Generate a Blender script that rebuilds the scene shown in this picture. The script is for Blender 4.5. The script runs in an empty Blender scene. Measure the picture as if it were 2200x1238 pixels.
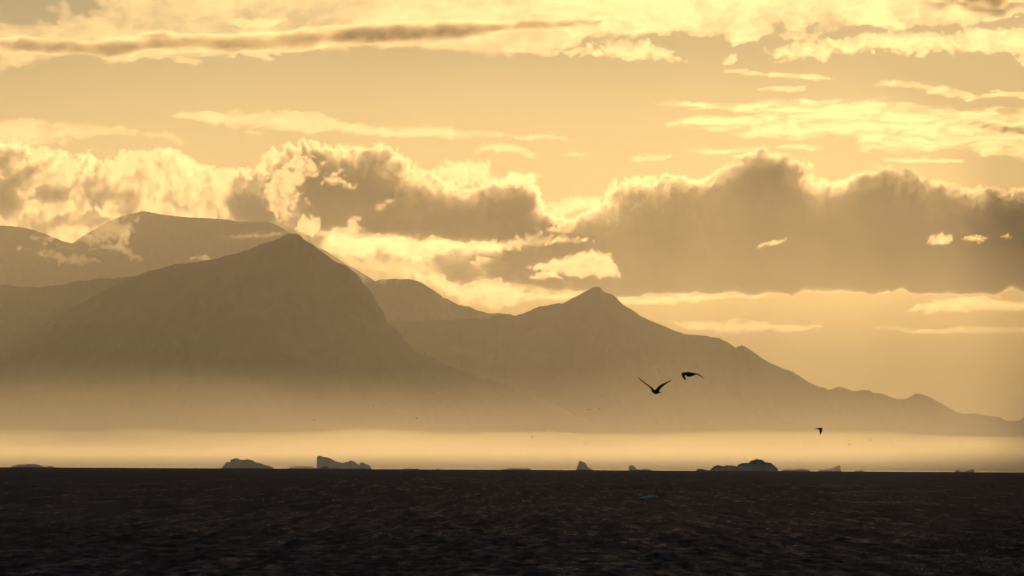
import bpy, math
import numpy as np

# ------------------------------------------------------------------ camera, sky, sun, exposure
SC = bpy.context.scene
COL = SC.collection
CAM_Z = 10.0                       # eye height above the sea, ship's deck
LENS = 200.0
FPX = 2200.0 / 36.0 * LENS         # focal length in photo pixels
PITCH = math.radians(1.735)
ROLL = math.radians(0.285)
R_EARTH = 7.43e6                   # with refraction

cam_d = bpy.data.cameras.new('camera')
cam_d.sensor_width = 36.0
cam_d.lens = LENS
cam_d.clip_start = 1.0
cam_d.clip_end = 400000.0
cam = bpy.data.objects.new('camera', cam_d)
COL.objects.link(cam)
F_ = np.array([0.0, math.cos(PITCH), math.sin(PITCH)])
R0 = np.array([1.0, 0.0, 0.0])
U0 = np.array([0.0, -math.sin(PITCH), math.cos(PITCH)])
R_ = R0 * math.cos(ROLL) + U0 * math.sin(ROLL)
U_ = -R0 * math.sin(ROLL) + U0 * math.cos(ROLL)
from mathutils import Matrix
cam.matrix_world = Matrix(((R_[0], U_[0], -F_[0], 0.0), (R_[1], U_[1], -F_[1], 0.0),
                           (R_[2], U_[2], -F_[2], CAM_Z), (0, 0, 0, 1)))
SC.camera = cam

SUN_EL = math.radians(8.0)
SUN_AZ = math.radians(3.6)         # to the right of the view axis (+Y)
SUN_COL = (1.0, 0.625, 0.245)
SUN_E = 5.0

world = bpy.data.worlds.new('World')
SC.world = world
world.use_nodes = True
nt = world.node_tree
nt.nodes.clear()
sky = nt.nodes.new('ShaderNodeTexSky')
sky.sky_type = 'NISHITA'
sky.sun_disc = False
sky.sun_elevation = SUN_EL
sky.sun_rotation = SUN_AZ
sky.altitude = 0.0
sky.air_density = 1.0
sky.dust_density = 0.5
sky.ozone_density = 1.0
bg = nt.nodes.new('ShaderNodeBackground')
bg.inputs['Strength'].default_value = 0.069
wo = nt.nodes.new('ShaderNodeOutputWorld')
nt.links.new(sky.outputs[0], bg.inputs['Color'])
nt.links.new(bg.outputs[0], wo.inputs['Surface'])

sun_d = bpy.data.lights.new('sun', 'SUN')
sun_d.energy = SUN_E
sun_d.angle = math.radians(0.5)
sun_d.color = SUN_COL
sun = bpy.data.objects.new('sun', sun_d)
COL.objects.link(sun)
from mathutils import Vector
to_sun = Vector((math.sin(SUN_AZ) * math.cos(SUN_EL), math.cos(SUN_AZ) * math.cos(SUN_EL), math.sin(SUN_EL)))
sun.rotation_euler = to_sun.to_track_quat('Z', 'Y').to_euler()

vs = SC.view_settings
SC.display_settings.display_device = 'sRGB'
vs.view_transform = 'Standard'
vs.look = 'None'
vs.exposure = -1.44
vs.gamma = 1.0
vs.use_curve_mapping = False

cy = SC.cycles
cy.use_denoising = True
cy.max_bounces = 8
cy.volume_bounces = 3
cy.transparent_max_bounces = 64
cy.diffuse_bounces = 2
cy.glossy_bounces = 2
cy.caustics_reflective = False
cy.caustics_refractive = False


# ------------------------------------------------------------------ helpers
def ray(px, py):
    a = np.asarray(px, float) - 1100.0
    b = 619.0 - np.asarray(py, float)
    return [F_[i] * FPX + R_[i] * a + U_[i] * b for i in range(3)]


def at(px, py, D):
    """point in the direction of photo pixel (px, py) on the plane y = D"""
    dx, dy, dz = ray(px, py)
    return dx / dy * D, np.full_like(dx / dy, D), CAM_Z + dz / dy * D


def drop(x, y):
    return -(x * x + y * y) / (2 * R_EARTH)


def tag(o, label=None, cat=None, group=None, kind=None):
    if label:
        o['label'] = label
    if cat:
        o['category'] = cat
    if group:
        o['group'] = group
    if kind:
        o['kind'] = kind
    return o


def mesh(name, v, f, mat, smooth=True, loc=(0, 0, 0)):
    v = np.asarray(v, np.float64) - np.asarray(loc, np.float64)
    f = np.asarray(f, np.int32)
    me = bpy.data.meshes.new(name)
    k = f.shape[1]
    me.vertices.add(len(v))
    me.vertices.foreach_set('co', v.astype(np.float32).ravel())
    me.loops.add(f.size)
    me.loops.foreach_set('vertex_index', f.ravel())
    me.polygons.add(len(f))
    me.polygons.foreach_set('loop_start', np.arange(0, f.size, k, dtype=np.int32))
    me.polygons.foreach_set('loop_total', np.full(len(f), k, np.int32))
    me.polygons.foreach_set('use_smooth', np.full(len(f), smooth, bool))
    me.update(calc_edges=True)
    me.validate()
    me.materials.append(mat)
    o = bpy.data.objects.new(name, me)
    o.location = loc
    COL.objects.link(o)
    return o


def hsh(ix, iy, seed):
    h = (ix.astype(np.int64) * 374761393 + iy.astype(np.int64) * 668265263 + seed * 974634777) & 0xffffffff
    h = ((h ^ (h >> 13)) * 1274126177) & 0xffffffff
    h = h ^ (h >> 16)
    return (h & 0xffff) / 65535.0 * 2 * math.pi


def perlin(x, y, seed=0):
    x0 = np.floor(x); y0 = np.floor(y)
    fx = x - x0; fy = y - y0
    ix = x0.astype(np.int64); iy = y0.astype(np.int64)

    def g(a, b):
        t = hsh(ix + a, iy + b, seed)
        return np.cos(t) * (fx - a) + np.sin(t) * (fy - b)
    u = fx * fx * fx * (fx * (fx * 6 - 15) + 10)
    v = fy * fy * fy * (fy * (fy * 6 - 15) + 10)
    n0 = g(0, 0) * (1 - u) + g(1, 0) * u
    n1 = g(0, 1) * (1 - u) + g(1, 1) * u
    return (n0 * (1 - v) + n1 * v) * 1.5


def fbm(x, y, seed=0, octs=5, gain=0.5, billow=False):
    s = 0.0; a = 1.0
    for o in range(octs):
        n = perlin(x, y, seed + o * 17)
        if billow:
            n = np.abs(n) * 2 - 0.5
        s = s + a * n
        c, d = math.cos(0.6), math.sin(0.6)
        x, y = (x * c - y * d) * 2.03, (x * d + y * c) * 2.03
        a *= gain
    return s


def sdf(P, x, y):
    """signed distance in pixels to a closed outline, positive inside"""
    P = np.asarray(P, float)
    d2 = np.full(x.shape, 1e18)
    inside = np.zeros(x.shape, bool)
    n = len(P)
    for i in range(n):
        x1, y1 = P[i]; x2, y2 = P[(i + 1) % n]
        ex, ey = x2 - x1, y2 - y1
        t = np.clip(((x - x1) * ex + (y - y1) * ey) / (ex * ex + ey * ey + 1e-9), 0, 1)
        d2 = np.minimum(d2, (x - x1 - t * ex) ** 2 + (y - y1 - t * ey) ** 2)
        c = ((y1 <= y) & (y2 > y)) | ((y2 <= y) & (y1 > y))
        xs = x1 + (y - y1) / (ey if abs(ey) > 1e-9 else 1e-9) * ex
        inside ^= c & (x < xs)
    d = np.sqrt(d2)
    return np.where(inside, d, -d)


# ------------------------------------------------------------------ materials
def volume_mat(name, col, density, g):
    m = bpy.data.materials.new(name)
    m.use_nodes = True
    t = m.node_tree
    t.nodes.clear()
    p = t.nodes.new('ShaderNodeVolumePrincipled')
    p.inputs['Color'].default_value = (*col, 1)
    p.inputs['Density'].default_value = density
    p.inputs['Anisotropy'].default_value = g
    p.inputs['Density Attribute'].default_value = ''
    p.inputs['Temperature Attribute'].default_value = ''
    o = t.nodes.new('ShaderNodeOutputMaterial')
    t.links.new(p.outputs[0], o.inputs['Volume'])
    try:
        m.cycles.homogeneous_volume = True
    except Exception:
        pass
    return m


def surf_mat(name, c1, c2, scale, rough=0.8, bump=0.0, bscale=None, spec=0.3):
    m = bpy.data.materials.new(name)
    m.use_nodes = True
    t = m.node_tree
    b = t.nodes['Principled BSDF']
    b.inputs['Roughness'].default_value = rough
    b.inputs['Specular IOR Level'].default_value = spec
    tc = t.nodes.new('ShaderNodeTexCoord')
    n = t.nodes.new('ShaderNodeTexNoise')
    n.inputs['Scale'].default_value = scale
    n.inputs['Detail'].default_value = 8
    r = t.nodes.new('ShaderNodeValToRGB')
    r.color_ramp.elements[0].position = 0.35
    r.color_ramp.elements[1].position = 0.65
    r.color_ramp.elements[0].color = (*c1, 1)
    r.color_ramp.elements[1].color = (*c2, 1)
    t.links.new(tc.outputs['Object'], n.inputs['Vector'])
    t.links.new(n.outputs['Fac'], r.inputs['Fac'])
    t.links.new(r.outputs['Color'], b.inputs['Base Color'])
    if bump:
        n2 = t.nodes.new('ShaderNodeTexNoise')
        n2.inputs['Scale'].default_value = bscale or scale * 4
        n2.inputs['Detail'].default_value = 6
        bp = t.nodes.new('ShaderNodeBump')
        bp.inputs['Strength'].default_value = 1.0
        bp.inputs['Distance'].default_value = bump
        t.links.new(tc.outputs['Object'], n2.inputs['Vector'])
        t.links.new(n2.outputs['Fac'], bp.inputs['Height'])
        t.links.new(bp.outputs['Normal'], b.inputs['Normal'])
    return m


M_rock = surf_mat('mountain_rock', (0.035, 0.030, 0.026), (0.075, 0.065, 0.055), 0.004, 0.9, 30.0, 0.006)
M_ice = surf_mat('berg_ice', (0.74, 0.66, 0.62), (0.86, 0.78, 0.74), 0.06, 0.6, 1.2, 0.15)
def make_translucent(m, fac, col):
    t = m.node_tree
    b = t.nodes['Principled BSDF']
    o = [n for n in t.nodes if n.type == 'OUTPUT_MATERIAL'][0]
    tr = t.nodes.new('ShaderNodeBsdfTranslucent')
    tr.inputs['Color'].default_value = (*col, 1)
    mx = t.nodes.new('ShaderNodeMixShader')
    mx.inputs[0].default_value = fac
    t.links.new(b.outputs[0], mx.inputs[1])
    t.links.new(tr.outputs[0], mx.inputs[2])
    t.links.new(mx.outputs[0], o.inputs['Surface'])


make_translucent(M_ice, 0.6, (0.85, 0.84, 0.86))
M_floe = surf_mat('floe_ice', (0.30, 0.38, 0.52), (0.40, 0.48, 0.60), 1.0, 0.5, 0.05, 4.0)
M_bird = surf_mat('dark_plumage', (0.020, 0.020, 0.024), (0.060, 0.060, 0.068), 12.0, 0.7)

G_CLOUD = 0.77
M_cloud = volume_mat('cloud_vapour', (0.90, 0.88, 0.85), 0.010, G_CLOUD)
M_veil = volume_mat('thin_cloud_vapour', (0.90, 0.88, 0.85), 0.005, G_CLOUD)
SIG = {M_cloud.name: 0.010, M_veil.name: 0.005}


# ------------------------------------------------------------------ sea: one curved sheet
def sea_mat():
    m = bpy.data.materials.new('dark_sea_water')
    m.use_nodes = True
    t = m.node_tree
    t.nodes.clear()
    N = t.nodes.new
    tc = N('ShaderNodeTexCoord')

    def noise(sx, sy, detail, dist=0.0):
        mp = N('ShaderNodeMapping')
        mp.inputs['Scale'].default_value = (sx, sy, 1.0)
        n = N('ShaderNodeTexNoise')
        n.inputs['Scale'].default_value = 1.0
        n.inputs['Detail'].default_value = detail
        n.inputs['Distortion'].default_value = dist
        t.links.new(tc.outputs['Object'], mp.inputs['Vector'])
        t.links.new(mp.outputs[0], n.inputs['Vector'])
        return n.outputs['Fac']

    def math_(op, a, b):
        q = N('ShaderNodeMath')
        q.operation = op
        for i, w in enumerate((a, b)):
            if isinstance(w, (int, float)):
                q.inputs[i].default_value = w
            else:
                t.links.new(w, q.inputs[i])
        return q.outputs[0]
    bp = N('ShaderNodeBump')
    bp.inputs['Strength'].default_value = 1.0
    bp.inputs['Distance'].default_value = SEA_BUMP
    t.links.new(noise(1.5, 0.45, 3), bp.inputs['Height'])
    fr = N('ShaderNodeFresnel')
    fr.inputs['IOR'].default_value = 1.333
    t.links.new(bp.outputs['Normal'], fr.inputs['Normal'])
    gl = N('ShaderNodeBsdfGlossy')
    gl.inputs['Color'].default_value = (0.58, 0.61, 1.0, 1)
    gl.inputs['Roughness'].default_value = 0.12
    t.links.new(bp.outputs['Normal'], gl.inputs['Normal'])
    df = N('ShaderNodeBsdfDiffuse')
    df.inputs['Color'].default_value = (0.018, 0.019, 0.024, 1)
    # wind patches and wave glints painted in: noise scales the sea's reflectance
    patch = math_('ADD', math_('MULTIPLY', noise(0.02, 0.006, 4, 0.5), 1.1), 0.45)
    glint_a = math_('MULTIPLY', math_('POWER', noise(0.75, 0.05, 3), 2.0), 3.8)
    glint_b = math_('MULTIPLY', math_('POWER', noise(0.30, 0.008, 4), 1.5), 2.7)
    patch = math_('MULTIPLY', patch, math_('MULTIPLY', glint_a, glint_b))
    fac = math_('MULTIPLY', math_('MULTIPLY', math_('POWER', fr.outputs[0], 2.2), SEA_REFL), patch)
    mx = N('ShaderNodeMixShader')
    t.links.new(fac, mx.inputs[0])
    t.links.new(df.outputs[0], mx.inputs[1])
    t.links.new(gl.outputs[0], mx.inputs[2])
    o = N('ShaderNodeOutputMaterial')
    t.links.new(mx.outputs[0], o.inputs['Surface'])
    return m


SEA_BUMP = 0.5
SEA_REFL = 0.041


def make_sea():
    az_f = np.radians(np.linspace(-6.6, 6.6, 285))
    az_c = np.radians(np.concatenate([np.linspace(7.5, 20, 10)[1:], np.linspace(20, 180, 30)[1:-1]]))
    az = np.concatenate([-math.pi * np.ones(1), -az_c[::-1], az_f, az_c])   # closes on itself
    r = [2.0]
    while r[-1] < 430:
        r.append(r[-1] * 1.12)
    while r[-1] < 41000:
        r.append(r[-1] + max(1.1, (r[-1] - 430) * 0.0042))
    r = np.array(r)
    A, RR = np.meshgrid(az, r)
    X = RR * np.sin(A); Y = RR * np.cos(A)
    rng = np.random.RandomState(4)
    Z = drop(X, Y)
    step = np.gradient(r)[:, None]
    for k in range(46):
        wl = 2.4 * (1.06 ** k)
        if wl > 40:
            break
        th = math.pi * 1.2 + rng.normal(0, 0.75)
        amp = 0.012 * wl * math.exp(-(wl / 6.0))
        kx, ky = math.sin(th) * 2 * math.pi / wl, math.cos(th) * 2 * math.pi / wl
        fade = np.clip(wl / (2.2 * step) - 0.6, 0, 1)
        ph = kx * X + ky * Y + rng.uniform(0, 6.28)
        Z = Z + amp * fade * (np.sin(ph) + 0.25 * np.cos(2 * ph))
    nr, na = A.shape
    idx = np.arange(nr * na).reshape(nr, na)
    nx = np.roll(idx, -1, axis=1)
    f = np.stack([idx[:-1], nx[:-1], nx[1:], idx[1:]], -1).reshape(-1, 4)[:, ::-1]
    v = np.stack([X, Y, Z], -1).reshape(-1, 3)
    o = mesh('sea', v, f, sea_mat())
    tag(o, 'dark rippled sea reaching to the horizon', kind='structure')
    return o


make_sea()


# ------------------------------------------------------------------ mountains
def make_mountain(label, D, prof, front, back, seed, rough=1.0, nx=420, ny=70):
    P = np.array(prof, float)
    px = np.linspace(P[0, 0], P[-1, 0], nx)
    py = np.interp(px, P[:, 0], P[:, 1])
    # fine crags along the crest
    py = py + rough * (fbm(px / 38.0, px * 0 + seed, seed, 5, 0.55)) * 3.2
    x, _, zr = at(px, py, D)
    base = drop(x, np.full_like(x, D)) - 25.0
    v = np.concatenate([np.linspace(-1, 0, ny), np.linspace(0, 1, ny // 2)[1:]])
    V, XX = np.meshgrid(v, x, indexing='ij')
    H = np.maximum(zr - base, 5.0)[None, :]
    wob = fbm(XX / 900.0, V * 2.5, seed + 5, 5)
    t = np.clip(np.abs(V), 0, 1)
    sh = (1 - t) ** 1.15
    ridg = np.abs(fbm(XX / 700.0 + 0.4 * wob, V * 1.2 + 3, seed + 9, 5, 0.55))
    sh = sh * (1 - 0.42 * np.minimum(1, ridg) * np.sin(np.pi * np.clip(t * 1.1, 0, 1)))
    Z = base[None, :] + H * sh
    Yd = np.where(V < 0, V * front, V * back) * (0.75 + 0.25 * np.clip(H / 900.0, 0, 1.3)) 
    Yd = Yd + wob * 180.0 * np.sin(np.pi * t)
    Y = D + Yd
    n0, n1 = V.shape
    vv = np.stack([XX * (1 + 0.0 * V), Y, Z], -1).reshape(-1, 3)
    idx = np.arange(n0 * n1).reshape(n0, n1)
    f = np.stack([idx[:-1, :-1], idx[:-1, 1:], idx[1:, 1:], idx[1:, :-1]], -1).reshape(-1, 4)
    o = mesh('mountain', vv, f, M_rock, loc=(float(x.mean()), D, 0))
    tag(o, label, kind='structure')
    return o


make_mountain('dark pointed mountain nearest the sea on the left', 24500,
    [(-500, 930), (-250, 850), (0, 745), (100, 692), (180, 650), (230, 621), (280, 596), (300, 590), (345, 577), (380, 568), (430, 562),
     (465, 556), (500, 545), (540, 535), (560, 525), (600, 512), (612, 505), (640, 503), (655, 515), (670, 525), (690, 540), (700, 547),
     (715, 560), (735, 566), (745, 570), (765, 588), (780, 610), (800, 628), (810, 652), (825, 670), (830, 690), (860, 717), (885, 745),
     (910, 762), (945, 775), (1000, 800), (1050, 815), (1100, 832), (1150, 852), (1220, 885), (1300, 920), (1420, 985)], 3400, 2600, 3)
make_mountain('low shoulder ridge behind the pointed mountain at left edge', 27000,
    [(-900, 640), (-500, 600), (-200, 590), (0, 612), (40, 617), (70, 618), (110, 614), (160, 606), (210, 600), (280, 594), (340, 600),
     (420, 640), (520, 720), (640, 830)], 2600, 2000, 14)
make_mountain('long ridge with knobbed summit falling away to the right', 29500,
    [(560, 760), (700, 700), (830, 691), (900, 690), (1000, 687), (1070, 679), (1105, 677), (1140, 667), (1160, 658), (1210, 652),
     (1225, 642), (1245, 632), (1262, 625), (1275, 617), (1290, 617), (1297, 627), (1315, 632), (1330, 645), (1340, 655), (1360, 668),
     (1390, 685), (1425, 700), (1440, 707), (1470, 717), (1500, 720), (1545, 725), (1565, 738), (1580, 748), (1595, 741), (1610, 750),
     (1640, 772), (1660, 783), (1700, 797), (1720, 810), (1740, 822), (1760, 832), (1780, 838), (1800, 831), (1815, 833), (1833, 841),
     (1850, 838), (1865, 838), (1875, 846), (1895, 847), (1910, 851), (1925, 857), (1945, 858), (1965, 846), (1982, 848), (2000, 857),
     (2025, 868), (2045, 880), (2060, 887), (2080, 888), (2120, 893), (2150, 898), (2160, 905), (2190, 903), (2200, 897), (2300, 900),
     (2500, 935), (2800, 985)], 3600, 2500, 21, 0.8, 640)
make_mountain('hazy slope half hidden by cloud between the two summits', 34000,
    [(380, 680), (520, 620), (640, 632), (700, 622), (760, 613), (800, 606), (840, 598), (880, 600), (905, 606), (945, 631), (952, 640), (1000, 660),
     (1050, 672), (1105, 678), (1200, 705), (1350, 780), (1500, 880)], 2600, 2000, 33)
make_mountain('pale rounded mountain at the far left edge', 36500,
    [(-900, 640), (-500, 560), (-250, 505), (0, 485), (40, 488), (60, 490), (100, 505), (150, 522), (180, 535), (210, 545), (250, 555),
     (290, 562), (330, 590), (420, 660), (520, 760)], 2200, 1800, 41, 0.6)
make_mountain('pale flat topped mountain rising behind the left summits', 38500,
    [(-200, 700), (0, 610), (120, 545), (195, 497), (230, 478), (270, 462), (300, 455), (312, 454), (350, 462), (410, 467), (470, 470),
     (520, 477), (580, 477), (610, 492), (660, 520), (700, 540), (800, 600), (950, 700)], 1900, 1500, 52, 0.6)


# ------------------------------------------------------------------ icebergs
def make_berg(name, label, D, prof, seed, depth=0.6, base_px=None):
    P = np.array(prof, float)
    n = max(24, int((P[-1, 0] - P[0, 0]) * 1.6))
    # arc-length resampling keeps steep faces and overhangs
    L = np.concatenate([[0], np.cumsum(np.hypot(np.diff(P[:, 0]), np.diff(P[:, 1])))])
    tt = np.linspace(0, L[-1], n)
    px = np.interp(tt, L, P[:, 0]); py = np.interp(tt, L, P[:, 1])
    j = fbm(tt / 7.0, tt * 0 + seed, seed, 4, 0.55)
    edge = np.clip(np.minimum(tt, L[-1] - tt) / 5.0, 0, 1)
    py = py - j * 1.2 * edge
    x, _, z = at(px, py, D)
    wl = drop(x, np.full_like(x, D)) - 1.5
    z = np.maximum(z, wl + 0.1)
    W = x.max() - x.min()
    H = (z - wl).max()
    dep = max(depth * W, 1.2 * H) * 0.5
    m = 26
    ang = np.linspace(-1, 1, m)
    V, X = np.meshgrid(ang, x, indexing='ij')
    prof_h = (z - wl)[None, :]
    nz = fbm(X / (0.22 * W + 4), V * 2.2, seed + 3, 5, 0.55)
    t = np.abs(V)
    sh = np.clip(1 - t ** 2.2 * (1 + 0.25 * nz), 0, 1)
    sh = np.where(t < 0.05, 1.0, sh * (1 - 0.18 * np.clip(nz + 0.4, 0, 1) * np.clip(t * 4, 0, 1)))
    sh = np.where(t > 0.999, 0.0, sh)
    Z = wl[None, :] + prof_h * sh
    taper = 0.55 + 0.45 * np.sqrt(np.clip(prof_h / H, 0, 1))
    Y = D + V * dep * taper + nz * 0.05 * dep * np.clip(t * 4, 0, 1)
    vv = np.stack([X, Y, Z], -1).reshape(-1, 3)
    n0, n1 = V.shape
    idx = np.arange(n0 * n1).reshape(n0, n1)
    f = np.stack([idx[:-1, :-1], idx[:-1, 1:], idx[1:, 1:], idx[1:, :-1]], -1).reshape(-1, 4)
    # underside
    low = np.stack([x, np.full_like(x, D), wl - 3.0], -1)
    k = len(vv)
    li = np.arange(k, k + n1)
    fu = np.stack([idx[0, :-1], li[:-1], li[1:], idx[0, 1:]], -1)
    fb = np.stack([idx[-1, :-1], idx[-1, 1:], li[1:], li[:-1]], -1)
    vv = np.concatenate([vv, low])
    f = np.concatenate([f, fu, fb])
    o = mesh(name, vv, f, M_ice, smooth=False, loc=(float(x.mean()), D, float(wl.mean())))
    return tag(o, label, 'iceberg', 'icebergs along the horizon')


BERGS = [
    ('iceberg', 'long low iceberg on the horizon at the left edge', 11500,
     [(18, 1007), (20, 1005.5), (38, 998), (48, 998), (71, 996.6), (89, 1000), (99, 1004), (111, 1001), (120, 1005), (130, 1006), (136, 1008)]),
    ('iceberg', 'broad domed iceberg with stepped right slope, left of the wedge-fronted one', 11800,
     [(473, 1008), (476, 1005), (488, 992), (494.5, 993), (496, 988), (505.5, 984.5), (513, 985), (514.5, 987.6), (524.5, 988.7), (527, 987),
      (534.5, 987), (545.5, 990.5), (547, 993), (560, 995), (563.6, 998), (576, 1001), (585.5, 1003.6), (588, 1008)]),
    ('iceberg', 'faint low rounded iceberg between two taller ones', 13600,
     [(616, 1008), (627, 1002.7), (645.5, 1001.5), (665.5, 1002), (676, 1004.5), (684, 1008)]),
    ('iceberg', 'tall iceberg with sheer left face and two knobs on its right', 12200,
     [(684, 1009), (684.5, 1006), (682.7, 989), (681, 982.7), (683.6, 978.5), (694.5, 982), (702, 982), (711, 985.5), (720, 991), (734.5, 995),
      (743, 992.7), (751, 992), (753.6, 989), (762, 992.7), (772, 999), (773.6, 994.5), (778, 993), (782.7, 994.5), (785.5, 998), (792.7, 999),
      (796.4, 1003.6), (799, 1009)]),
    ('iceberg', 'small dark hump of ice under the sheer-faced iceberg', 10200,
     [(683, 1009), (690, 1004.5), (696, 1002), (702, 1002), (708, 1005), (712, 1009)]),
    ('iceberg', 'barely visible sliver of ice right of the two-knobbed iceberg', 15000,
     [(862, 1009), (872, 1006.5), (881, 1005.4), (896, 1006), (905, 1009)]),
    ('iceberg', 'tiny speck of ice on the empty middle horizon', 11500,
     [(937, 1009.5), (939, 1007.5), (941, 1006), (943, 1007.5), (945, 1009.5)]),
    ('iceberg', 'thin flat iceberg in the middle of the horizon', 13600,
     [(1078, 1010), (1082, 1009), (1087, 1007), (1107, 1005), (1112, 1006.3), (1124, 1005.7), (1135, 1005), (1140, 1008), (1143, 1010)]),
    ('iceberg', 'narrow tooth-shaped iceberg standing alone', 12000,
     [(1237, 1012), (1238, 1009), (1240, 1002.7), (1244.8, 990.5), (1246, 989.8), (1248, 991.5), (1256, 993), (1260.5, 998), (1262, 1002.7),
      (1266.6, 1006.8), (1272.7, 1009.5), (1279, 1012)]),
    ('iceberg', 'small round-headed iceberg trailing a low tail to the right', 12400,
     [(1350, 1012.5), (1350.7, 1010), (1352, 1002), (1354, 1000), (1358.6, 999.3), (1363.4, 1002), (1365.5, 1005.5), (1370, 1009), (1382, 1008.6),
      (1392.7, 1007.5), (1398, 1009), (1401, 1012.5)]),
    ('iceberg', 'little dark ice hump touching the left end of the largest iceberg', 10400,
     [(1494, 1013.5), (1497, 1009), (1502, 1006.6), (1512, 1009), (1522, 1011), (1527, 1013.5)]),
    ('iceberg', 'largest and darkest iceberg with a rugged stepped crest', 10600,
     [(1522, 1014), (1524, 1012), (1529, 1006), (1540, 999.6), (1547, 999.6), (1553, 1002.4), (1563, 1000), (1584, 1001.6), (1586, 998.4),
      (1596, 995), (1608, 994.4), (1614, 991), (1624, 986.4), (1640, 988.6), (1643, 993.6), (1657, 994.4), (1660, 998.4), (1669, 1005), (1674, 1015)]),
    ('iceberg', 'low wavy iceberg just right of the largest one', 13000,
     [(1676, 1015), (1678, 1011), (1690, 1008.4), (1706, 1009), (1720, 1006.4), (1735, 1009), (1740, 1011.6), (1744, 1015)]),
    ('iceberg', 'pale wedge iceberg rising to a sharp fin', 13600,
     [(1752, 1015.5), (1762, 1010.4), (1784, 1007), (1800, 1001), (1805, 1000.4), (1805, 1005), (1807, 1011), (1813, 1015.5)]),
    ('iceberg', 'pale low tilted slab right of the fin-shaped iceberg', 13400,
     [(1824, 1015.5), (1840, 1011.6), (1852, 1010.4), (1855, 1010.4), (1857, 1015.5)]),
    ('iceberg', 'twin-peaked iceberg alone at the far right', 12600,
     [(2046, 1018), (2048, 1015.5), (2055, 1011), (2058.6, 1007), (2063, 1013.5), (2071, 1014), (2080, 1011), (2089, 1007.6), (2092, 1008.3),
      (2094, 1015), (2096, 1018)]),
]
for i, (nm, lb, D, pr) in enumerate(BERGS):
    make_berg(nm, lb, D, pr, 60 + i * 3)


# ------------------------------------------------------------------ cloud bodies: closed volumes of real thickness
def axis(a, b, step, lo, hi):
    """grid lines, fine between lo and hi and five times coarser beyond"""
    r = [a]
    while r[-1] < b:
        r.append(r[-1] + (step if lo <= r[-1] <= hi else max(step, min(12.0, step * 5))))
    return np.array(r)


def make_cloud(label, D, poly, ramp=12.0, pw=1.3, tmax=6.0, edge=(30, 8), billow=True, mott=(60, 0.0), stretch=1.0, mat=None, seed=1,
               step=3.0, warp=(80, 10), name='cloud', cat='cloud', gain=0.6, bias=0.0, base=None, fine=0.45, slab=None):
    mat = mat or M_cloud
    P = np.array(poly, float)
    pad = edge[1] * 2 + 12
    px_ = pad * max(1, stretch * 0.5)
    xs = axis(P[:, 0].min() - px_, P[:, 0].max() + px_, step * min(stretch, 1.6), -90, 2290)
    ys = axis(P[:, 1].min() - pad, P[:, 1].max() + pad, step, -60, 1300)
    X, Y = np.meshgrid(xs, ys)
    wx = fbm(X / (warp[0] * stretch), Y / warp[0], seed + 100, 4) * warp[1] * stretch
    wy = fbm(X / (warp[0] * stretch), Y / warp[0], seed + 200, 4) * warp[1]
    s = sdf(P, X + wx, Y + wy)
    e = fbm((X + wx) / (edge[0] * stretch), (Y + wy) / edge[0], seed + 300, 6, gain, billow)
    calm = 1.0 if base is None else np.clip((base - Y) / 90.0, 0.12, 1)
    s = s + edge[1] * e * calm + bias
    rp = ramp
    if base is not None:                     # flat foot: the cloud is thick right down to its base
        rp = ramp * (0.22 + 0.78 * np.clip((base - Y) / 110.0, 0, 1))
    tau = np.clip(s, 0, None) / rp
    tau = tau ** pw
    if slab:                                 # a layer of even depth inside a soft margin
        tau = slab * (1 - np.exp(-tau / slab))
    if mott[1]:
        mo = fbm((X + wx * 2) / (mott[0] * stretch), (Y + wy * 2) / mott[0], seed + 400, 5, 0.55)
        tau = tau * np.exp(mott[1] * mo)
    fi_ = fbm((X + wx) / (16 * stretch), (Y + wy) / 16, seed + 450, 4, 0.6)
    tau = tau * np.exp(fine * fi_)
    tau = tmax * (1 - np.exp(-tau / tmax))
    T = tau / SIG[mat.name]
    x, _, z = at(X, Y, D)
    on = T > 1e-3
    on[0] = on[-1] = False
    on[:, 0] = on[:, -1] = False
    T = np.where(on, T, 0)
    lump = fbm(X / (55 * stretch), Y / 55, seed + 500, 4) * 0.12
    yf = D - T * (0.5 + lump)
    yb = D + T * (0.5 - lump)
    cell = on[:-1, :-1] | on[1:, :-1] | on[:-1, 1:] | on[1:, 1:]
    n0, n1 = X.shape
    fi = np.arange(n0 * n1).reshape(n0, n1)
    bi = np.where(on, fi + n0 * n1, fi)
    q = lambda I: np.stack([I[:-1, :-1], I[1:, :-1], I[1:, 1:], I[:-1, 1:]], -1)[cell]
    f = np.concatenate([q(fi), q(bi)[:, ::-1]])
    v = np.concatenate([np.stack([x, yf, z], -1).reshape(-1, 3), np.stack([x, yb, z], -1).reshape(-1, 3)])
    used = np.unique(f)
    remap = np.zeros(len(v), np.int64); remap[used] = np.arange(len(used))
    v = v[used]; f = remap[f]
    c = v.mean(0)
    o = mesh(name, v, f, mat, loc=tuple(c))
    return tag(o, label, cat, 'clouds')


def strip(pts, h0, h1=None):
    """outline of a streak from a centre line [(x, y, half height)]"""
    up = [(x, y - h) for x, y, h in pts]
    dn = [(x, y + h) for x, y, h in pts][::-1]
    return up + dn


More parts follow.
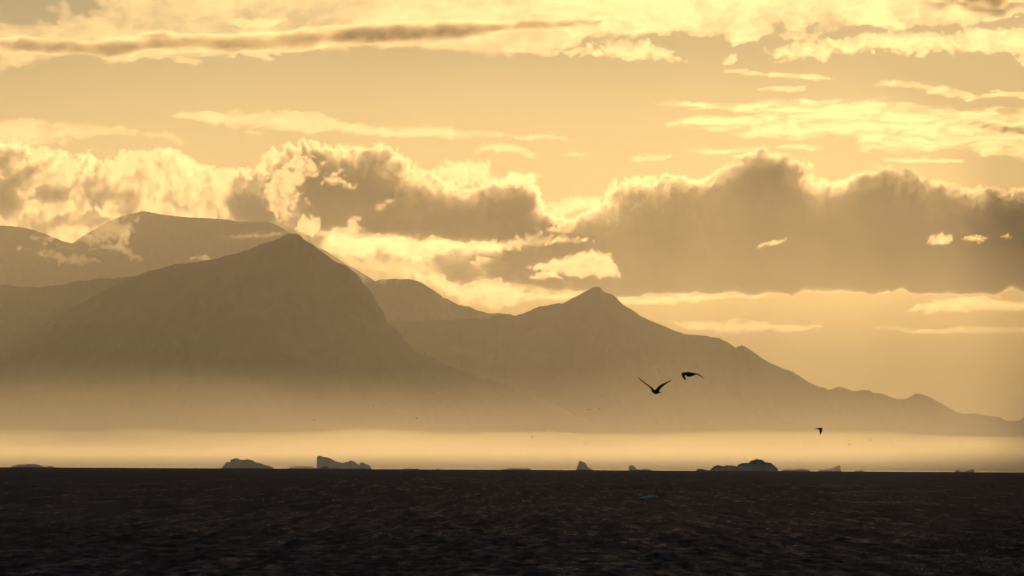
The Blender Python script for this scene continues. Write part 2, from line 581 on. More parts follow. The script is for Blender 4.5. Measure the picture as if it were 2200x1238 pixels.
# the two dark banks
make_cloud('huge dark cumulus bank with glowing rim filling the right side', 66000,
    [(1170, 500), (1215, 470), (1290, 432), (1310, 402), (1350, 387), (1400, 380), (1450, 374), (1500, 380), (1540, 372), (1570, 347), (1600, 332),
     (1640, 320), (1680, 330), (1710, 342), (1742, 362), (1755, 388), (1790, 390), (1830, 367), (1880, 354), (1930, 357), (1970, 367),
     (2010, 382), (2050, 387), (2090, 402), (2120, 397), (2160, 407), (2200, 407), (2320, 400), (2430, 425), (2560, 390), (2720, 410), (2860, 450), (3050, 430), (3240, 470), (3420, 540), (3500, 600), (3300, 636), (2900, 628), (2600, 638), (2200, 628), (2000, 634),
     (1900, 626), (1750, 630), (1600, 634), (1450, 628), (1350, 638), (1200, 628), (1080, 606), (1000, 575), (1040, 545)],
    ramp=6.5, pw=1.15, tmax=9.0, edge=(36, 10), seed=11, mott=(220, 0.3), base=620, step=2.8)
make_cloud('dark billowing cloud bank with bright edges above the valley', 67500,
    [(545, 352), (580, 332), (630, 310), (680, 300), (700, 312), (760, 313), (830, 311), (860, 330), (885, 352), (915, 372), (945, 392), (1000, 396),
     (1060, 385), (1110, 374), (1150, 384), (1164, 420), (1172, 462), (1260, 470), (1300, 520), (1100, 530), (950, 520), (760, 515), (690, 500),
     (640, 470), (600, 430), (560, 400)],
    ramp=7.5, pw=1.15, tmax=9.0, edge=(40, 13), seed=23, mott=(120, 0.45), base=505, step=2.8)
# broken cumulus on the left
make_cloud('mottled golden cumulus spread over the far left peaks', 64000,
    [(-1250, 500), (-1100, 440), (-900, 400), (-760, 420), (-600, 350), (-430, 370), (-300, 320), (-140, 330), (0, 302), (60, 316), (120, 320), (190, 347), (250, 342), (300, 322), (345, 316), (400, 332), (430, 352), (480, 367), (545, 360),
     (600, 372), (640, 400), (655, 450), (690, 500), (730, 560), (600, 600), (300, 560), (0, 560), (-140, 560), (-600, 580), (-1250, 560)],
    ramp=6, pw=0.75, tmax=7.0, edge=(44, 12), seed=37, mott=(62, 1.25), warp=(120, 9), step=2.8, fine=0.55, slab=3.0)
make_cloud('dull grey cloud layer filling the saddle under the middle bank', 68500,
    [(700, 512), (900, 520), (1180, 505), (1260, 560), (1230, 625), (1150, 640), (1080, 640), (1000, 632), (940, 612), (860, 592), (760, 570)],
    ramp=7, pw=1.0, tmax=6.0, edge=(44, 13), seed=613, step=3.0, mott=(70, 0.7), stretch=1.5, warp=(80, 12))
PUFFS = [
    ('dark puff at left edge of the mottled cumulus top', [(-60, 310), (0, 305), (40, 310), (75, 335), (82, 352), (50, 345), (30, 350), (20, 372), (-60, 350)], 4.0),
    ('crooked dark cloud mass in the mottled cumulus, widest at left', [(100, 325), (120, 317), (132, 330), (120, 350), (105, 365), (72, 385), (42, 402), (52, 440), (25, 470),
        (-60, 466), (-60, 395), (30, 372), (60, 352), (85, 345)], 4.5),
    ('small slanting dark tuft in the mottled cumulus', [(165, 372), (172, 345), (192, 330), (202, 343), (186, 365), (165, 388), (150, 392)], 3.0),
    ('flat dark tuft low in the mottled cumulus', [(72, 425), (84, 404), (104, 390), (132, 395), (152, 405), (150, 426), (120, 440), (92, 436)], 4.0),
    ('dark tuft above the pale rounded mountain', [(183, 418), (210, 403), (246, 410), (250, 425), (226, 440), (200, 452), (190, 432)], 3.6),
    ('grey shaded crown in the middle of the mottled cumulus', [(338, 345), (344, 328), (362, 320), (390, 345), (432, 365), (400, 374), (366, 368)], 2.4),
    ('dark patch of cloud left of the middle bank foot', [(498, 440), (540, 410), (562, 438), (602, 452), (584, 480), (540, 492), (508, 474)], 3.4),
    ('long grey cloud shade just above the pale mountains', [(90, 482), (140, 462), (200, 455), (250, 470), (215, 488), (150, 492)], 2.6),
]
for i, (lb, pl, tm) in enumerate(PUFFS):
    make_cloud(lb, 62500, pl, ramp=4.0, bias=3.0, pw=1.1, tmax=tm, edge=(26, 7), seed=500 + i * 11, step=2.2, warp=(50, 8), mott=(40, 0.4))
make_cloud('bright ragged lobe over the left end of the middle bank', 48000,
    [(556, 410), (575, 380), (612, 362), (640, 335), (672, 330), (688, 352), (680, 378), (650, 392), (640, 410), (648, 440), (632, 462), (604, 474), (572, 452)],
    ramp=14, pw=1.2, tmax=1.6, slab=0.8, edge=(30, 15), seed=601, step=2.2, mott=(36, 0.9), warp=(50, 12), fine=0.7)
make_cloud('small bright puffs at the foot of the middle bank', 48000,
    [(632, 492), (640, 472), (672, 466), (690, 484), (684, 502), (655, 508)], ramp=7, pw=1.0, tmax=1.3, edge=(22, 8), seed=607, step=2.2, mott=(30, 0.6), warp=(40, 8))
make_cloud('bright puffy fringe on the shoulder of the middle bank', 65000,
    [(930, 372), (960, 350), (1000, 342), (1045, 350), (1065, 375), (1110, 366), (1150, 372), (1168, 395), (1175, 440), (1215, 425), (1290, 425),
     (1290, 455), (1180, 480), (1150, 420), (1080, 398), (980, 405)],
    ramp=18, pw=1.1, tmax=1.3, edge=(28, 10), seed=43, mott=(40, 0.6), fine=0.6, step=2.4)
make_cloud('ragged bright scraps of cloud inside the middle bank', 47000,
    [(690, 392), (700, 375), (725, 370), (735, 385), (770, 402), (720, 404)], ramp=14, pw=1.2, tmax=1.1, edge=(18, 9), seed=51, step=2.0, warp=(30, 8), fine=0.8)
make_cloud('small bright scrap low in the middle bank', 47000,
    [(795, 452), (815, 430), (845, 428), (840, 442), (815, 456)], ramp=18, pw=1.2, tmax=0.8, edge=(14, 8), seed=53, step=2.0, warp=(30, 8), fine=1.0)
make_cloud('bright uneven cloud bar above the saddle between summits', 46000,
    [(684, 530), (692, 495), (735, 488), (748, 462), (772, 466), (778, 498), (830, 505), (900, 503), (990, 514), (1080, 509), (1160, 499), (1190, 512),
     (1235, 509), (1285, 518), (1250, 528), (1150, 530), (1050, 540), (950, 548), (900, 560), (845, 556), (805, 545), (760, 556), (705, 552)],
    ramp=14, pw=1.1, tmax=1.9, slab=1.1, edge=(24, 8), seed=61, mott=(38, 1.0), step=2.4, fine=0.6)
make_cloud('bright lens-shaped cloud above the knobbed summit', 45500,
    [(1126, 576), (1180, 558), (1235, 546), (1270, 536), (1308, 542), (1326, 570), (1340, 599), (1280, 597), (1220, 594), (1170, 586)],
    ramp=9, pw=1.2, tmax=3.0, edge=(20, 5), seed=67, step=2.0, warp=(40, 3))
make_cloud('torn bright mist beside the hazy slope in the saddle', 46500,
    [(880, 590), (930, 585), (985, 604), (1050, 592), (1095, 604), (1130, 640), (1100, 668), (1050, 668), (1000, 652), (955, 630), (910, 606)],
    ramp=22, pw=1.1, tmax=1.3, edge=(34, 12), seed=71, mott=(45, 1.0), warp=(60, 14), fine=0.7, step=2.5)
make_cloud('small bright puff above the saddle', 46000,
    strip([(1140, 597, 3), (1160, 593, 7), (1190, 592, 7), (1215, 600, 2)], 0), ramp=5, pw=1.0, tmax=1.1, edge=(14, 3), seed=73, step=2.0, warp=(30, 3))
make_cloud('orange streak of cloud touching the left flank of the knobbed summit', 46500,
    strip([(1060, 640, 3), (1120, 641, 7), (1190, 640, 8), (1260, 637, 6), (1330, 640, 3)], 0), ramp=10, pw=1.1, tmax=1.1, bias=2.0, fine=0.7, edge=(20, 4), stretch=2.2,
    seed=79, step=2.5, mat=M_veil)
make_cloud('glowing streak just under the right bank beside the knobbed summit', 46500,
    strip([(1330, 650, 3), (1380, 647, 8), (1450, 641, 8), (1540, 637, 5), (1640, 634, 3)], 0), ramp=10, pw=1.1, tmax=1.1, bias=2.0, fine=0.7, edge=(20, 4), stretch=2.2,
    seed=83, step=2.5, mat=M_veil)
# low streaks on the right
make_cloud('thin bright streak above the sloping ridge', 46000,
    strip([(1425, 697, 2), (1470, 703, 7), (1560, 707, 8), (1650, 708, 8), (1700, 708, 6), (1755, 706, 2)], 0), ramp=10, pw=1.1, tmax=1.1, bias=2.0, fine=0.7, edge=(18, 4),
    stretch=2.4, seed=89, step=2.5, mat=M_veil)
make_cloud('lower of two long bright streaks low at right edge', 46200,
    strip([(1940, 714, 3), (1990, 713, 6), (2080, 711, 6), (2200, 707, 6), (2320, 703, 5)], 0), ramp=10, pw=1.1, tmax=1.1, bias=2.0, fine=0.7, edge=(16, 3), stretch=2.4,
    seed=97, step=2.5, mat=M_veil)
make_cloud('upper of two long bright streaks low at right edge', 46600,
    strip([(1935, 664, 2), (2000, 656, 8), (2080, 648, 10), (2200, 650, 12), (2330, 650, 10)], 0), ramp=10, pw=1.1, tmax=1.1, bias=2.0, fine=0.7, edge=(18, 5), stretch=2.6,
    seed=101, step=2.5, mat=M_veil)
make_cloud('short faint streak left of the low right streaks', 46200,
    strip([(1872, 708, 2), (1910, 705, 4), (1965, 703, 2)], 0), ramp=14, pw=1.0, tmax=0.5, edge=(12, 2), stretch=2.0, seed=103, step=2.5, mat=M_veil)
# cloudlets before the bank
make_cloud('slanting bright wisp in front of the right bank', 46000,
    [(1628, 527), (1650, 519), (1690, 512), (1697, 516), (1670, 526), (1640, 534)], ramp=9, pw=1.1, tmax=1.1, edge=(14, 5), seed=107, step=2.0, warp=(30, 3))
make_cloud('largest of three bright puffs in front of the right bank', 46000,
    [(1985, 518), (1998, 506), (2020, 503), (2045, 506), (2052, 518), (2030, 528), (2005, 527)], ramp=9, pw=1.1, tmax=1.3, edge=(16, 5), seed=109, step=2.0, warp=(30, 4))
make_cloud('middle one of three bright puffs in front of the right bank', 46000,
    [(2058, 517), (2075, 506), (2100, 501), (2124, 510), (2105, 520), (2080, 520)], ramp=9, pw=1.1, tmax=1.0, edge=(14, 5), seed=113, step=2.0, warp=(30, 4))
make_cloud('smallest of three bright puffs in front of the right bank', 46000,
    [(2148, 508), (2162, 500), (2177, 506), (2166, 515)], ramp=9, pw=1.1, tmax=0.9, edge=(12, 5), seed=127, step=2.0, warp=(30, 3))
# middle height streaks
make_cloud('long thin bright streak above the middle bank', 60000,
    [(352, 248), (470, 240), (590, 240), (680, 250), (760, 262), (900, 262), (950, 272), (1030, 285), (1115, 293), (1060, 300), (960, 297), (860, 291),
     (780, 286), (660, 283), (560, 270), (440, 267)], ramp=17, pw=1.1, tmax=0.9, slab=0.6, edge=(22, 5), stretch=2.4, seed=131, step=2.4, mat=M_veil, mott=(30, 0.7), fine=0.6)
make_cloud('small puff at the right end of the thin bright streak', 60000,
    strip([(1105, 292, 3), (1140, 294, 8), (1170, 297, 5), (1235, 305, 2)], 0), ramp=12, pw=1.0, tmax=0.7, edge=(16, 3), stretch=1.6, seed=137, step=2.5, mat=M_veil)
make_cloud('soft bright patch below the thin bright streak', 60000,
    strip([(1020, 321, 3), (1060, 319, 9), (1110, 322, 10), (1145, 329, 4)], 0), ramp=14, pw=1.0, tmax=0.7, edge=(18, 4), stretch=1.4, seed=139, step=2.5, mat=M_veil)
make_cloud('pale flat cloud at left edge above the mottled cumulus', 60500,
    [(-120, 250), (40, 250), (130, 262), (250, 264), (310, 280), (360, 278), (402, 300), (392, 312), (350, 294), (250, 294), (100, 312), (-120, 330)],
    ramp=40, pw=1.1, tmax=0.8, slab=0.4, edge=(30, 8), stretch=1.8, seed=149, mat=M_veil, mott=(45, 1.0), fine=0.7)
# high layers
make_cloud('golden mottled cloud sheet along the top left', 58000,
    [(-1500, 90), (-1100, 40), (-700, 60), (-400, 20), (-160, 45), (90, 38), (170, 5), (260, -50), (420, -190), (900, -260), (1500, -240), (1500, 60), (1320, 92), (1150, 112), (900, 114), (600, 112), (450, 118),
     (300, 132), (250, 142), (200, 118), (80, 130), (-160, 118), (-500, 140), (-900, 120), (-1500, 130)], ramp=40, pw=0.9, tmax=1.6, slab=0.40, edge=(70, 30), billow=False, stretch=1.8, seed=151,
    mat=M_veil, mott=(90, 1.1), warp=(110, 10), step=3.0, fine=0.45)
make_cloud('long dark bar of cloud across the top left', 55500,
    strip([(-160, 98, 9), (0, 98, 10), (110, 96, 11), (200, 99, 10), (235, 104, 19), (275, 102, 19), (320, 92, 18), (400, 92, 16), (500, 91, 16), (600, 89, 17), (700, 80, 18),
           (780, 74, 19), (860, 73, 20), (940, 74, 19), (1020, 66, 16), (1120, 57, 9), (1200, 52, 5), (1290, 50, 1)], 0),
    ramp=3.6, pw=1.0, tmax=4.4, edge=(40, 7), billow=False, stretch=2.8, seed=157, warp=(110, 5), fine=0.5, bias=6.0)
make_cloud('small dark smudge above the long dark bar', 56000,
    strip([(490, 46, 4), (525, 48, 12), (560, 47, 10), (610, 49, 3)], 0), ramp=6, pw=1.0, tmax=2.6, edge=(26, 6), billow=False, stretch=1.8, seed=163)
make_cloud('blazing yellow cloud sheet along the top right', 58500,
    [(1130, -230), (1800, -260), (2600, -180), (3300, -120), (3600, 20), (3200, 90), (2800, 50), (2420, 66), (2230, 40), (2100, 48), (1900, 58), (1790, 50), (1720, 72), (1600, 88), (1480, 78), (1300, 66), (1130, 48)],
    ramp=22, pw=0.9, tmax=1.6, slab=0.55, edge=(60, 26), billow=False, stretch=1.7, seed=167, mat=M_veil, mott=(80, 1.3), warp=(90, 10), fine=0.5)
make_cloud('bright puffy cloud band under the yellow sheet at right', 57500,
    [(1645, 104), (1690, 92), (1780, 82), (1850, 70), (1950, 66), (2060, 72), (2150, 62), (2330, 50), (2330, 115), (2180, 118), (2060, 112), (1970, 120),
     (1900, 112), (1800, 122), (1740, 130), (1665, 126)], ramp=20, pw=1.1, tmax=1.6, slab=0.8, edge=(30, 9), stretch=1.3, seed=173, mott=(36, 0.9), fine=0.8, step=2.5)
make_cloud('bright wedge of cloud hanging below the top middle sheet', 57500,
    [(1186, 110), (1230, 96), (1290, 96), (1370, 82), (1430, 96), (1447, 116), (1484, 130), (1420, 134), (1370, 131), (1300, 123), (1210, 118)],
    ramp=26, pw=1.1, tmax=1.0, edge=(26, 8), stretch=1.2, seed=179, mott=(30, 0.8), step=2.4, fine=0.8)
make_cloud('little curl of cloud right of the hanging wedge', 57500,
    [(1550, 130), (1556, 116), (1574, 112), (1578, 124), (1566, 132)], ramp=12, pw=1.0, tmax=0.8, edge=(12, 3), seed=181, step=2.0, mat=M_veil)
make_cloud('scrap of bright cloud at the right edge under the puffy band', 57500,
    [(2170, 128), (2195, 120), (2290, 118), (2290, 165), (2200, 158)], ramp=16, pw=1.0, tmax=1.0, edge=(24, 7), seed=191, step=2.5)
THIN = [
    ('short brilliant streak high on the right', [(1655, 164, 2), (1690, 163, 5), (1725, 165, 5), (1785, 170, 2)], 1.0),
    ('faint streak left of the short brilliant one', [(1555, 152, 2), (1600, 154, 3), (1655, 162, 3)], 0.6),
    ('faint streak below the short brilliant one', [(1630, 191, 2), (1690, 192, 4), (1730, 193, 2)], 0.6),
    ('thin curved streak above the bundle of bright streaks', [(1880, 182, 2), (1930, 179, 4), (1980, 184, 4), (2020, 190, 2)], 0.9),
    ('ribbed patch above the bundle of bright streaks', [(1990, 196, 3), (2030, 196, 9), (2070, 203, 7), (2110, 210, 2)], 0.9),
    ('bright streak at right edge above the bundle', [(2110, 204, 3), (2150, 202, 7), (2200, 206, 7), (2300, 206, 6)], 1.0),
    ('thin streak touching the peak of the right bank', [(1465, 322, 2), (1530, 325, 4), (1600, 324, 4), (1640, 322, 2)], 0.7),
    ('small patch right of the bank peak', [(1670, 316, 2), (1710, 314, 6), (1765, 318, 2)], 0.7),
    ('little faint streak left of the bank peak', [(1350, 340, 2), (1395, 338, 5), (1440, 336, 2)], 0.6),
    ('faint speck of cloud in the clear sky left of centre bank', [(525, 285, 1), (548, 285, 4), (570, 287, 1)], 0.4),
    ('faint speck of cloud in the clear sky right of the soft patch', [(1210, 334, 1), (1236, 333, 4), (1262, 335, 1)], 0.5),
    ('streak skimming the second hump of the right bank', [(1900, 342, 3), (1950, 343, 5), (2000, 345, 5), (2070, 347, 2)], 0.8),
]
for i, (lb, pts, tm) in enumerate(THIN):
    make_cloud(lb, 71000, strip(pts, 0), ramp=13, pw=1.1, bias=2.0, tmax=tm, edge=(14, 4), stretch=3.0, fine=0.9, seed=200 + i * 7, step=2.0, mat=M_veil, warp=(40, 2))
make_cloud('broad bundle of blazing yellow streaks on the right', 72000,
    [(1405, 226), (1490, 217), (1560, 222), (1650, 218), (1750, 213), (1850, 214), (1950, 222), (2080, 238), (2330, 245), (2700, 240), (3000, 262), (3150, 290), (2900, 318), (2600, 322), (2330, 338), (2150, 332),
     (2050, 320), (1950, 324), (1860, 318), (1830, 297), (1700, 293), (1600, 288), (1520, 276), (1440, 263), (1480, 254), (1560, 256), (1640, 245),
     (1500, 231)], ramp=22, pw=1.1, tmax=1.6, slab=0.6, bias=4.0, edge=(16, 9), billow=False, stretch=4.5, seed=223, step=2.0, mott=(15, 1.9), warp=(40, 5), fine=0.9)
make_cloud('dark lens of cloud at right edge within the yellow streaks', 70500,
    strip([(2070, 274, 2), (2110, 274, 10), (2160, 277, 15), (2250, 282, 17), (2360, 284, 12)], 0), ramp=4, pw=1.1, tmax=6.0, edge=(26, 4),
    billow=False, stretch=2.0, seed=227, step=2.5, warp=(50, 4))
# thick cloud: foot shows top right; unseen mass above added to shade the sea
make_cloud('dark ragged cloud foot in the top right corner, with an added unseen mass above that blocks the sun', 60000,
    [(1985, -14), (2060, 12), (2120, 18), (2180, 6), (2300, -10), (2600, -50), (3300, -40), (4200, -160), (5200, -140), (5900, -320), (5900, -1500), (-900, -1500),
     (-1100, -900), (-300, -640), (300, -450), (900, -470), (1500, -385), (1900, -355), (1990, -200)],
    ramp=7, pw=1.1, tmax=6.5, edge=(130, 24), billow=False, seed=229, step=14.0, mott=(300, 0.4))
# mist clinging to the far mountains
MIST = [
    ('curling wisp of mist across the pale rounded mountain', 33500, [(25, 524), (60, 535), (110, 545), (150, 545), (190, 548), (212, 560), (175, 572), (140, 568), (90, 552), (40, 535)], 0.55, (24, 6)),
    ('short mist streak above the curling wisp', 33500, strip([(100, 533, 1), (135, 532, 4), (170, 532, 2)], 0), 0.5, (14, 2)),
    ('forked wisp of mist between the two pale mountains', 33800, [(185, 533), (225, 524), (250, 520), (262, 490), (282, 500), (268, 530), (300, 545), (306, 560), (285, 560), (240, 545)], 0.6, (22, 6)),
    ('mist streak below the flat mountaintop', 34500, strip([(475, 508, 2), (520, 508, 5), (570, 506, 5), (612, 500, 2)], 0), 0.45, (16, 3)),
    ('small hump of mist behind the left shoulder of the pointed mountain', 31000, [(405, 556), (425, 548), (440, 543), (455, 548), (462, 556), (435, 560)], 0.6, (14, 3)),
    ('soft mist veiling the top of the hazy slope right of the pointed summit', 30800, [(690, 538), (740, 540), (800, 552), (850, 575), (885, 596), (830, 606), (760, 590), (705, 565)], 0.5, (40, 12)),
    ('soft mist trailing over the left shoulder of the flat topped mountain', 34600, [(175, 512), (200, 485), (245, 466), (290, 474), (300, 500), (255, 520), (210, 530)], 0.5, (34, 12)),
    ('soft mist lying on the saddle of the two pale mountains', 34200, [(60, 515), (130, 480), (200, 500), (240, 500), (230, 530), (160, 525)], 0.5, (40, 12)),
]
for i, (lb, D, pl, tm, ed) in enumerate(MIST):
    make_cloud(lb, D, pl, ramp=(22 if lb.startswith('soft') else 12), pw=1.1, tmax=tm, edge=ed, seed=300 + i * 9, step=2.0, mat=M_veil, warp=(40, 7), name='mist_wisp')


# ------------------------------------------------------------------ fog lying on the sea before the mountains
def make_fog(label, y0, y1, ypk, toppx, density, seed, amp, col=(0.98, 0.98, 0.98), plateau=2.0, g=0.6, tilt=0.0, nx=1300.0):
    xs = np.concatenate([np.linspace(-30000, -7000, 25), np.linspace(-6900, 6900, 150), np.linspace(7000, 30000, 25)])
    u = np.linspace(0, 1, 40) ** 2
    ys = np.concatenate([ypk - (ypk - y0) * u[::-1], (ypk + (y1 - ypk) * u)[1:]])
    X, Y = np.meshgrid(xs, ys)
    t = np.where(Y < ypk, (ypk - Y) / (ypk - y0), (Y - ypk) / (y1 - ypk))
    sh = np.clip(1 - t ** plateau, 0, 1) if plateau > 0 else np.clip(1 - t, 0, 1) ** -plateau
    _, _, zt = at(1100.0, toppx, ypk)
    h = float(zt) - drop(0.0, ypk)
    n = fbm(X / nx, Y / (2 * nx), seed, 5)
    hh = h * (1 + tilt * X / 2000.0)
    H = hh * sh * (1 + amp * n * np.clip(sh * 3, 0, 1))
    gz = drop(X, Y) + 1.0
    top = gz + np.maximum(H, 0)
    on = np.ones_like(X, bool)
    on[0] = on[-1] = False
    on[:, 0] = on[:, -1] = False
    top = np.where(on, np.maximum(top, gz + 0.5), gz)
    n0, n1 = X.shape
    fi = np.arange(n0 * n1).reshape(n0, n1)
    bi = np.where(on, fi + n0 * n1, fi)
    q = lambda I: np.stack([I[:-1, :-1], I[:-1, 1:], I[1:, 1:], I[1:, :-1]], -1).reshape(-1, 4)
    f = np.concatenate([q(fi), q(bi)[:, ::-1]])
    v = np.concatenate([np.stack([X, Y, top], -1).reshape(-1, 3), np.stack([X, Y, gz], -1).reshape(-1, 3)])
    used = np.unique(f)
    remap = np.zeros(len(v), np.int64); remap[used] = np.arange(len(used))
    m = volume_mat('fog_vapour', col, density, g)
    o = mesh('fog_bank', v[used], remap[f], m, loc=(0, (y0 + y1) / 2, 0))
    return tag(o, label, kind='stuff')


make_fog('bright low fog lying along the foot of the mountains', 15000, 21500, 18500, 923, 0.00052, 401, 0.13, plateau=0.95, g=0.755, nx=650.0, col=(0.99, 0.95, 0.76))
make_fog('thin mist rising above the low fog', 13500, 20600, 17800, 775, 0.00022, 409, 0.15, plateau=0.55)
make_fog('dull far haze under the dark cloud banks', 43000, 57000, 50000, 500, 0.00032, 431, 0.08, plateau=0.75, g=0.2, col=(0.98, 0.91, 0.74))
make_fog('faint veil of mist around the icebergs', 8600, 16500, 14500, 945, 0.00030, 419, 0.10, plateau=0.5)

# ------------------------------------------------------------------ haze: the air over the whole place
def make_haze():
    x0, x1, y0, y1, z0, z1 = -42000, 42000, -42000, 41500, -300, 1850
    v = [(x, y, z) for x in (x0, x1) for y in (y0, y1) for z in (z0, z1)]
    f = [(0, 1, 3, 2), (4, 6, 7, 5), (0, 4, 5, 1), (2, 3, 7, 6), (0, 2, 6, 4), (1, 5, 7, 3)]
    o = mesh('haze', v, f, volume_mat('hazy_air', (0.97, 0.97, 0.97), HAZE, 0.70), smooth=False)
    return tag(o, 'golden haze in the air', kind='stuff')


HAZE = 1.6e-5
make_haze()


# ------------------------------------------------------------------ birds: one continuous skin each
def bird_mesh(name, D, body, wings, mat, scale=None, girth=1.0):
    """body: beak tip and tail tip as (right px, up px, depth m); wings: nodes (right px, up px, depth m, chord m) from the shoulder out."""
    k = D / FPX
    cvt = lambda p: np.array([p[0] * k, p[2], p[1] * k])
    a, b = cvt(body[0]), cvt(body[1])
    L = np.linalg.norm(b - a)
    ax = (b - a) / L
    up = np.array([0, 0, 1.0]); up = up - ax * up.dot(ax); up /= np.linalg.norm(up)
    sd = np.cross(ax, up)
    st = np.array([0.0, 0.06, 0.12, 0.20, 0.30, 0.40, 0.50, 0.60, 0.72, 0.84, 1.0])
    rr = np.array([0.006, 0.016, 0.058, 0.062, 0.085, 0.10, 0.098, 0.082, 0.055, 0.035, 0.012]) * L * 1.25 * girth
    fl = np.array([1, 1, 1, 1, 1, 1, 1, 1, 1.2, 1.9, 4.5])         # the tail fans out sideways
    dz = np.array([-0.012, -0.008, 0.0, 0.0, -0.012, -0.02, -0.02, -0.01, 0, 0.004, 0.008]) * L
    n = 10
    V = []; Fq = []
    for i in range(len(st)):
        for j in range(n):
            t = 2 * math.pi * (j + 0.5) / n
            th = 1.0 if i < 8 else (0.8, 0.55, 0.35)[i - 8]
            V.append(a + ax * L * st[i] + up * dz[i] + sd * math.cos(t) * rr[i] * fl[i] + up * math.sin(t) * rr[i] * th)
    i0, i1 = 3, 6                                                    # wing roots span these rings
    # side quads: +sd between j = n-1 and 0 ; -sd between j = n/2-1 and n/2
    holes = {0: (n - 1, 0), 1: (n // 2 - 1, n // 2)}
    for i in range(len(st) - 1):
        for j in range(n):
            j2 = (j + 1) % n
            if i0 <= i < i1 and ((j, j2) == holes[0] or (j, j2) == holes[1]):
                continue
            Fq.append((i * n + j, i * n + j2, (i + 1) * n + j2, (i + 1) * n + j))
    caps = [tuple(range(n))[::-1], tuple((len(st) - 1) * n + j for j in range(n))]
    tris = []
    for cface in caps:
        c = len(V)
        V.append(np.mean([V[q] for q in cface], axis=0))
        for q in range(n):
            tris.append((cface[q], cface[(q + 1) % n], c))
    for side, nodes in wings:
        ja, jb = holes[side]
        if side == 0:
            loop = [i * n + jb for i in range(i0, i1 + 1)] + [i * n + ja for i in range(i1, i0 - 1, -1)]
        else:
            loop = [i * n + ja for i in range(i0, i1 + 1)] + [i * n + jb for i in range(i1, i0 - 1, -1)]
        m = i1 - i0 + 1
        prev = loop
        pts = [cvt(q[:3]) for q in nodes]
        for w, q in enumerate(nodes):
            c = pts[w]
            out = pts[min(w + 1, len(pts) - 1)] - pts[max(w - 1, 0)]
            nrm = np.cross(out, ax); nrm /= (np.linalg.norm(nrm) + 1e-9)
            if nrm[2] < 0:
                nrm = -nrm
            ch = q[3]
            thk = max(0.006, ch * 0.075)
            ring = []
            for e in range(m):
                u = e / (m - 1)
                ring.append(c + ax * ch * (u - 0.35) + nrm * thk * (0.5 * math.sin(math.pi * min(1, u * 0.8 + 0.2)) + 0.12))
            for e in range(m - 1, -1, -1):
                u = e / (m - 1)
                ring.append(c + ax * ch * (u - 0.35) - nrm * thk * 0.22)
            base = len(V)
            V.extend(ring)
            cur = list(range(base, base + 2 * m))
            for e in range(2 * m):
                e2 = (e + 1) % (2 * m)
                Fq.append((prev[e], prev[e2], cur[e2], cur[e]))
            prev = cur
        for e in range(m - 1):
            Fq.append((prev[e], prev[e + 1], prev[2 * m - 2 - e], prev[2 * m - 1 - e]))
    me = bpy.data.meshes.new(name)
    me.from_pydata([tuple(q) for q in V], [], [tuple(q) for q in Fq] + tris)
    import bmesh
    bm = bmesh.new(); bm.from_mesh(me)
    bmesh.ops.recalc_face_normals(bm, faces=bm.faces)
    for fc in bm.faces:
        fc.smooth = True
    bm.to_mesh(me); bm.free()
    me.materials.append(mat)
    return me


def put_bird(me, px, py, D, label, sub=True):
    o = bpy.data.objects.new('flying_bird', me)
    x, y, z = at(float(px), float(py), D)
    o.location = (float(x), float(y), float(z))
    COL.objects.link(o)
    if sub:
        md = o.modifiers.new('smooth', 'SUBSURF')
        md.levels = md.render_levels = 1
    return tag(o, label, 'bird', 'sea birds on the wing')


me = bird_mesh('gull_wings_up', 150, ((-9, -1, -0.15), (13, -5, 0.17)),
    [(1, [(-8, 5, 0.02, 0.17), (-16, 10, 0.06, 0.15), (-24, 16, 0.12, 0.125), (-31, 22, 0.17, 0.085), (-35, 26.5, 0.20, 0.045), (-37, 29, 0.21, 0.012)]),
     (0, [(7, 6, -0.02, 0.17), (13, 11.5, -0.06, 0.15), (20, 15, -0.10, 0.11), (27, 18.5, -0.14, 0.07), (32, 21, -0.18, 0.03), (35, 22.5, -0.20, 0.01)])], M_bird, girth=1.2)
put_bird(me, 1408, 839, 150, 'dark gull with both wings raised in a wide V')
me = bird_mesh('gull_wings_down', 155, ((-15, 3, -0.16), (16, 0, 0.16)),
    [(1, [(-9, 4.5, -0.10, 0.17), (-14, 5, -0.18, 0.15), (-17, 1, -0.24, 0.14), (-14.5, -6, -0.28, 0.11), (-11.5, -10, -0.30, 0.07), (-9, -12.5, -0.31, 0.02)]),
     (0, [(6, 5, 0.06, 0.17), (13, 3.5, 0.16, 0.14), (20, 0, 0.24, 0.10), (26, -4, 0.30, 0.06), (31, -7.5, 0.34, 0.025), (33.5, -9, 0.35, 0.01)])], M_bird, girth=1.15)
put_bird(me, 1482, 805.5, 155, 'dark gull with wings arched down, right of the raised-wing gull')
me = bird_mesh('gull_downstroke', 330, ((9, 1, -0.05), (-10, -1, 0.06)),
    [(0, [(4, 1, -0.08, 0.20), (5.5, -2.5, -0.16, 0.20), (5, -6.5, -0.22, 0.16), (4, -10.5, -0.26, 0.09), (3, -13.5, -0.28, 0.015)]),
     (1, [(4, 1.5, 0.10, 0.20), (5, -1, 0.20, 0.18), (5, -4, 0.28, 0.13), (4, -8, 0.33, 0.06), (3.4, -10, 0.35, 0.015)])], M_bird, girth=0.85)
put_bird(me, 1759, 921, 330, 'small dark bird with wing down, low over the right sea')
far_a = bird_mesh('gull_far_glide', 1000, ((-1.2, 0, -0.16), (1.2, 0, 0.16)),
    [(1, [(-1.5, 0.5, 0.02, 0.24), (-3, 0.5, 0.06, 0.22), (-4.5, -0.6, 0.10, 0.08), (-5.5, -1.6, 0.12, 0.02)]),
     (0, [(1.5, 0.7, -0.02, 0.24), (3, 0.8, -0.06, 0.22), (4.5, 0.2, -0.10, 0.08), (5.5, -0.4, -0.12, 0.02)])], M_bird)
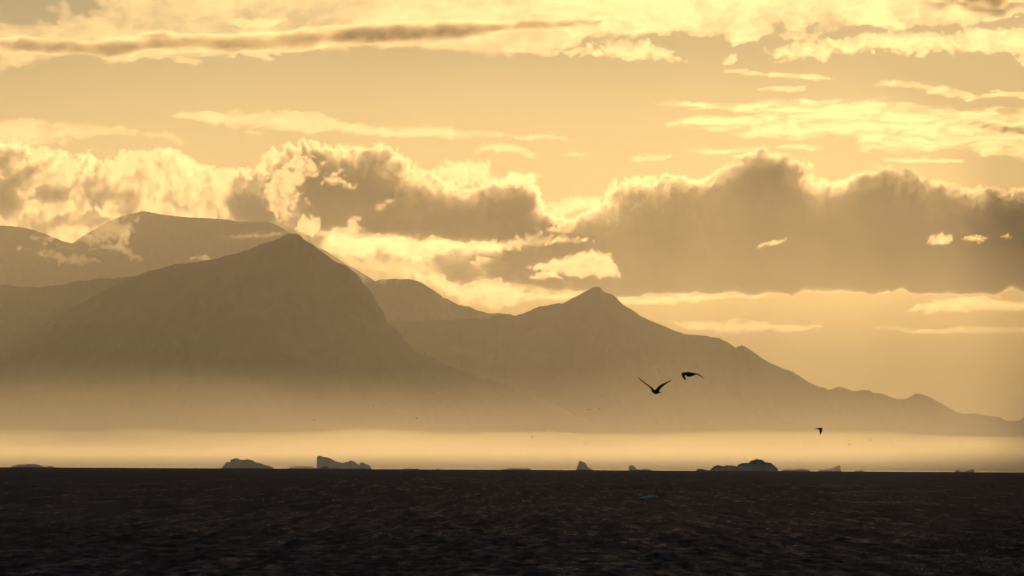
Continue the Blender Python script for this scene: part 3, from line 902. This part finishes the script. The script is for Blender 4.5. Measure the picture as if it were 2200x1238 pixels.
far_b = bird_mesh('gull_far_flap', 1000, ((-2.2, 0, -0.1), (2.2, 0, 0.1)),
    [(1, [(-1.0, 1, 0.05, 0.17), (-2.2, 3, 0.12, 0.14), (-3.2, 5, 0.18, 0.08), (-3.8, 6, 0.2, 0.02)]),
     (0, [(1.0, 1, -0.05, 0.17), (2.2, 3, -0.12, 0.14), (3.2, 5, -0.18, 0.08), (3.8, 6, -0.2, 0.02)])], M_bird)
FAR = [
    (1266, 880, 1350, 0, 'distant bird in outline above the middle fog, larger of a pair'),
    (1288, 879.5, 2300, 1, 'speck of a bird right of the larger one above the middle fog'),
    (411, 874, 2400, 0, 'distant bird speck low before the left mountain, left of another'),
    (537, 874, 2900, 0, 'faint bird speck low before the left mountain under its summit'),
    (803, 874, 2700, 1, 'distant bird speck before the right foot of the left mountain'),
    (229, 907, 2500, 0, 'lone bird speck above the fog at far left'),
    (674, 904, 2600, 1, 'bird speck above the fog, left of a fainter one'),
    (716, 905, 3200, 0, 'faint bird speck above the fog above the sheer-faced iceberg'),
    (815, 897, 3200, 0, 'faint bird speck above the fog right of the sheer-faced iceberg'),
    (895, 900, 2200, 1, 'clear bird speck above the fog left of centre'),
    (938, 898, 2400, 0, 'bird speck just right of the clear speck left of centre'),
    (1068, 893, 2900, 0, 'lone faint bird speck above the centre fog'),
    (1143, 940, 2500, 1, 'bird speck inside the bright fog band near the middle'),
    (1258, 953, 3200, 1, 'faint bird speck in the fog band above the tooth iceberg'),
    (604, 968, 3300, 0, 'faint bird speck in the fog band above the low rounded iceberg'),
    (1825, 956, 2500, 1, 'bird speck in the fog band above the tilted slab, lower of two'),
    (1870, 947, 2300, 1, 'bird speck in the fog band at right, higher of two'),
]
for i, (px, py, D, kd, lb) in enumerate(FAR):
    o = put_bird(far_b if kd else far_a, px, py, D, lb, sub=False)
    o.rotation_euler.z = 0.35 * math.sin(i * 2.1)
    o.scale = (1.35, 1.35, 1.35)           # big gulls, 1.5 m across the wings


# ------------------------------------------------------------------ ice floe on the sea
def make_floe():
    D = 1560.0
    x0, _, z0 = at(1392.0, 1075.0, D)
    n = 40; m = 6
    V = []; Fq = []
    x0 = float(x0)
    for i in range(m):
        u = i / (m - 1)
        for j in range(n):
            t = 2 * math.pi * j / n
            w = 1 + 0.18 * math.sin(3 * t + 1) + 0.1 * math.sin(7 * t + 2)
            r = (1 - u) ** 0.7
            zz = 0.9 * (1 - (1 - u) ** 3) * (0.55 + 0.45 * math.cos(t - 0.4)) if i else -0.6
            V.append((x0 + 2.6 * w * r * math.cos(t), D + 5.0 * w * r * math.sin(t), drop(x0, D) + zz))
    for i in range(m - 1):
        for j in range(n):
            j2 = (j + 1) % n
            Fq.append((i * n + j, i * n + j2, (i + 1) * n + j2, (i + 1) * n + j))
    o = mesh('ice_floe', V, Fq, M_floe, loc=(x0, D, drop(x0, D)))
    tag(o, 'thin bluish ice floe adrift on the dark water', 'ice floe')


make_floe()
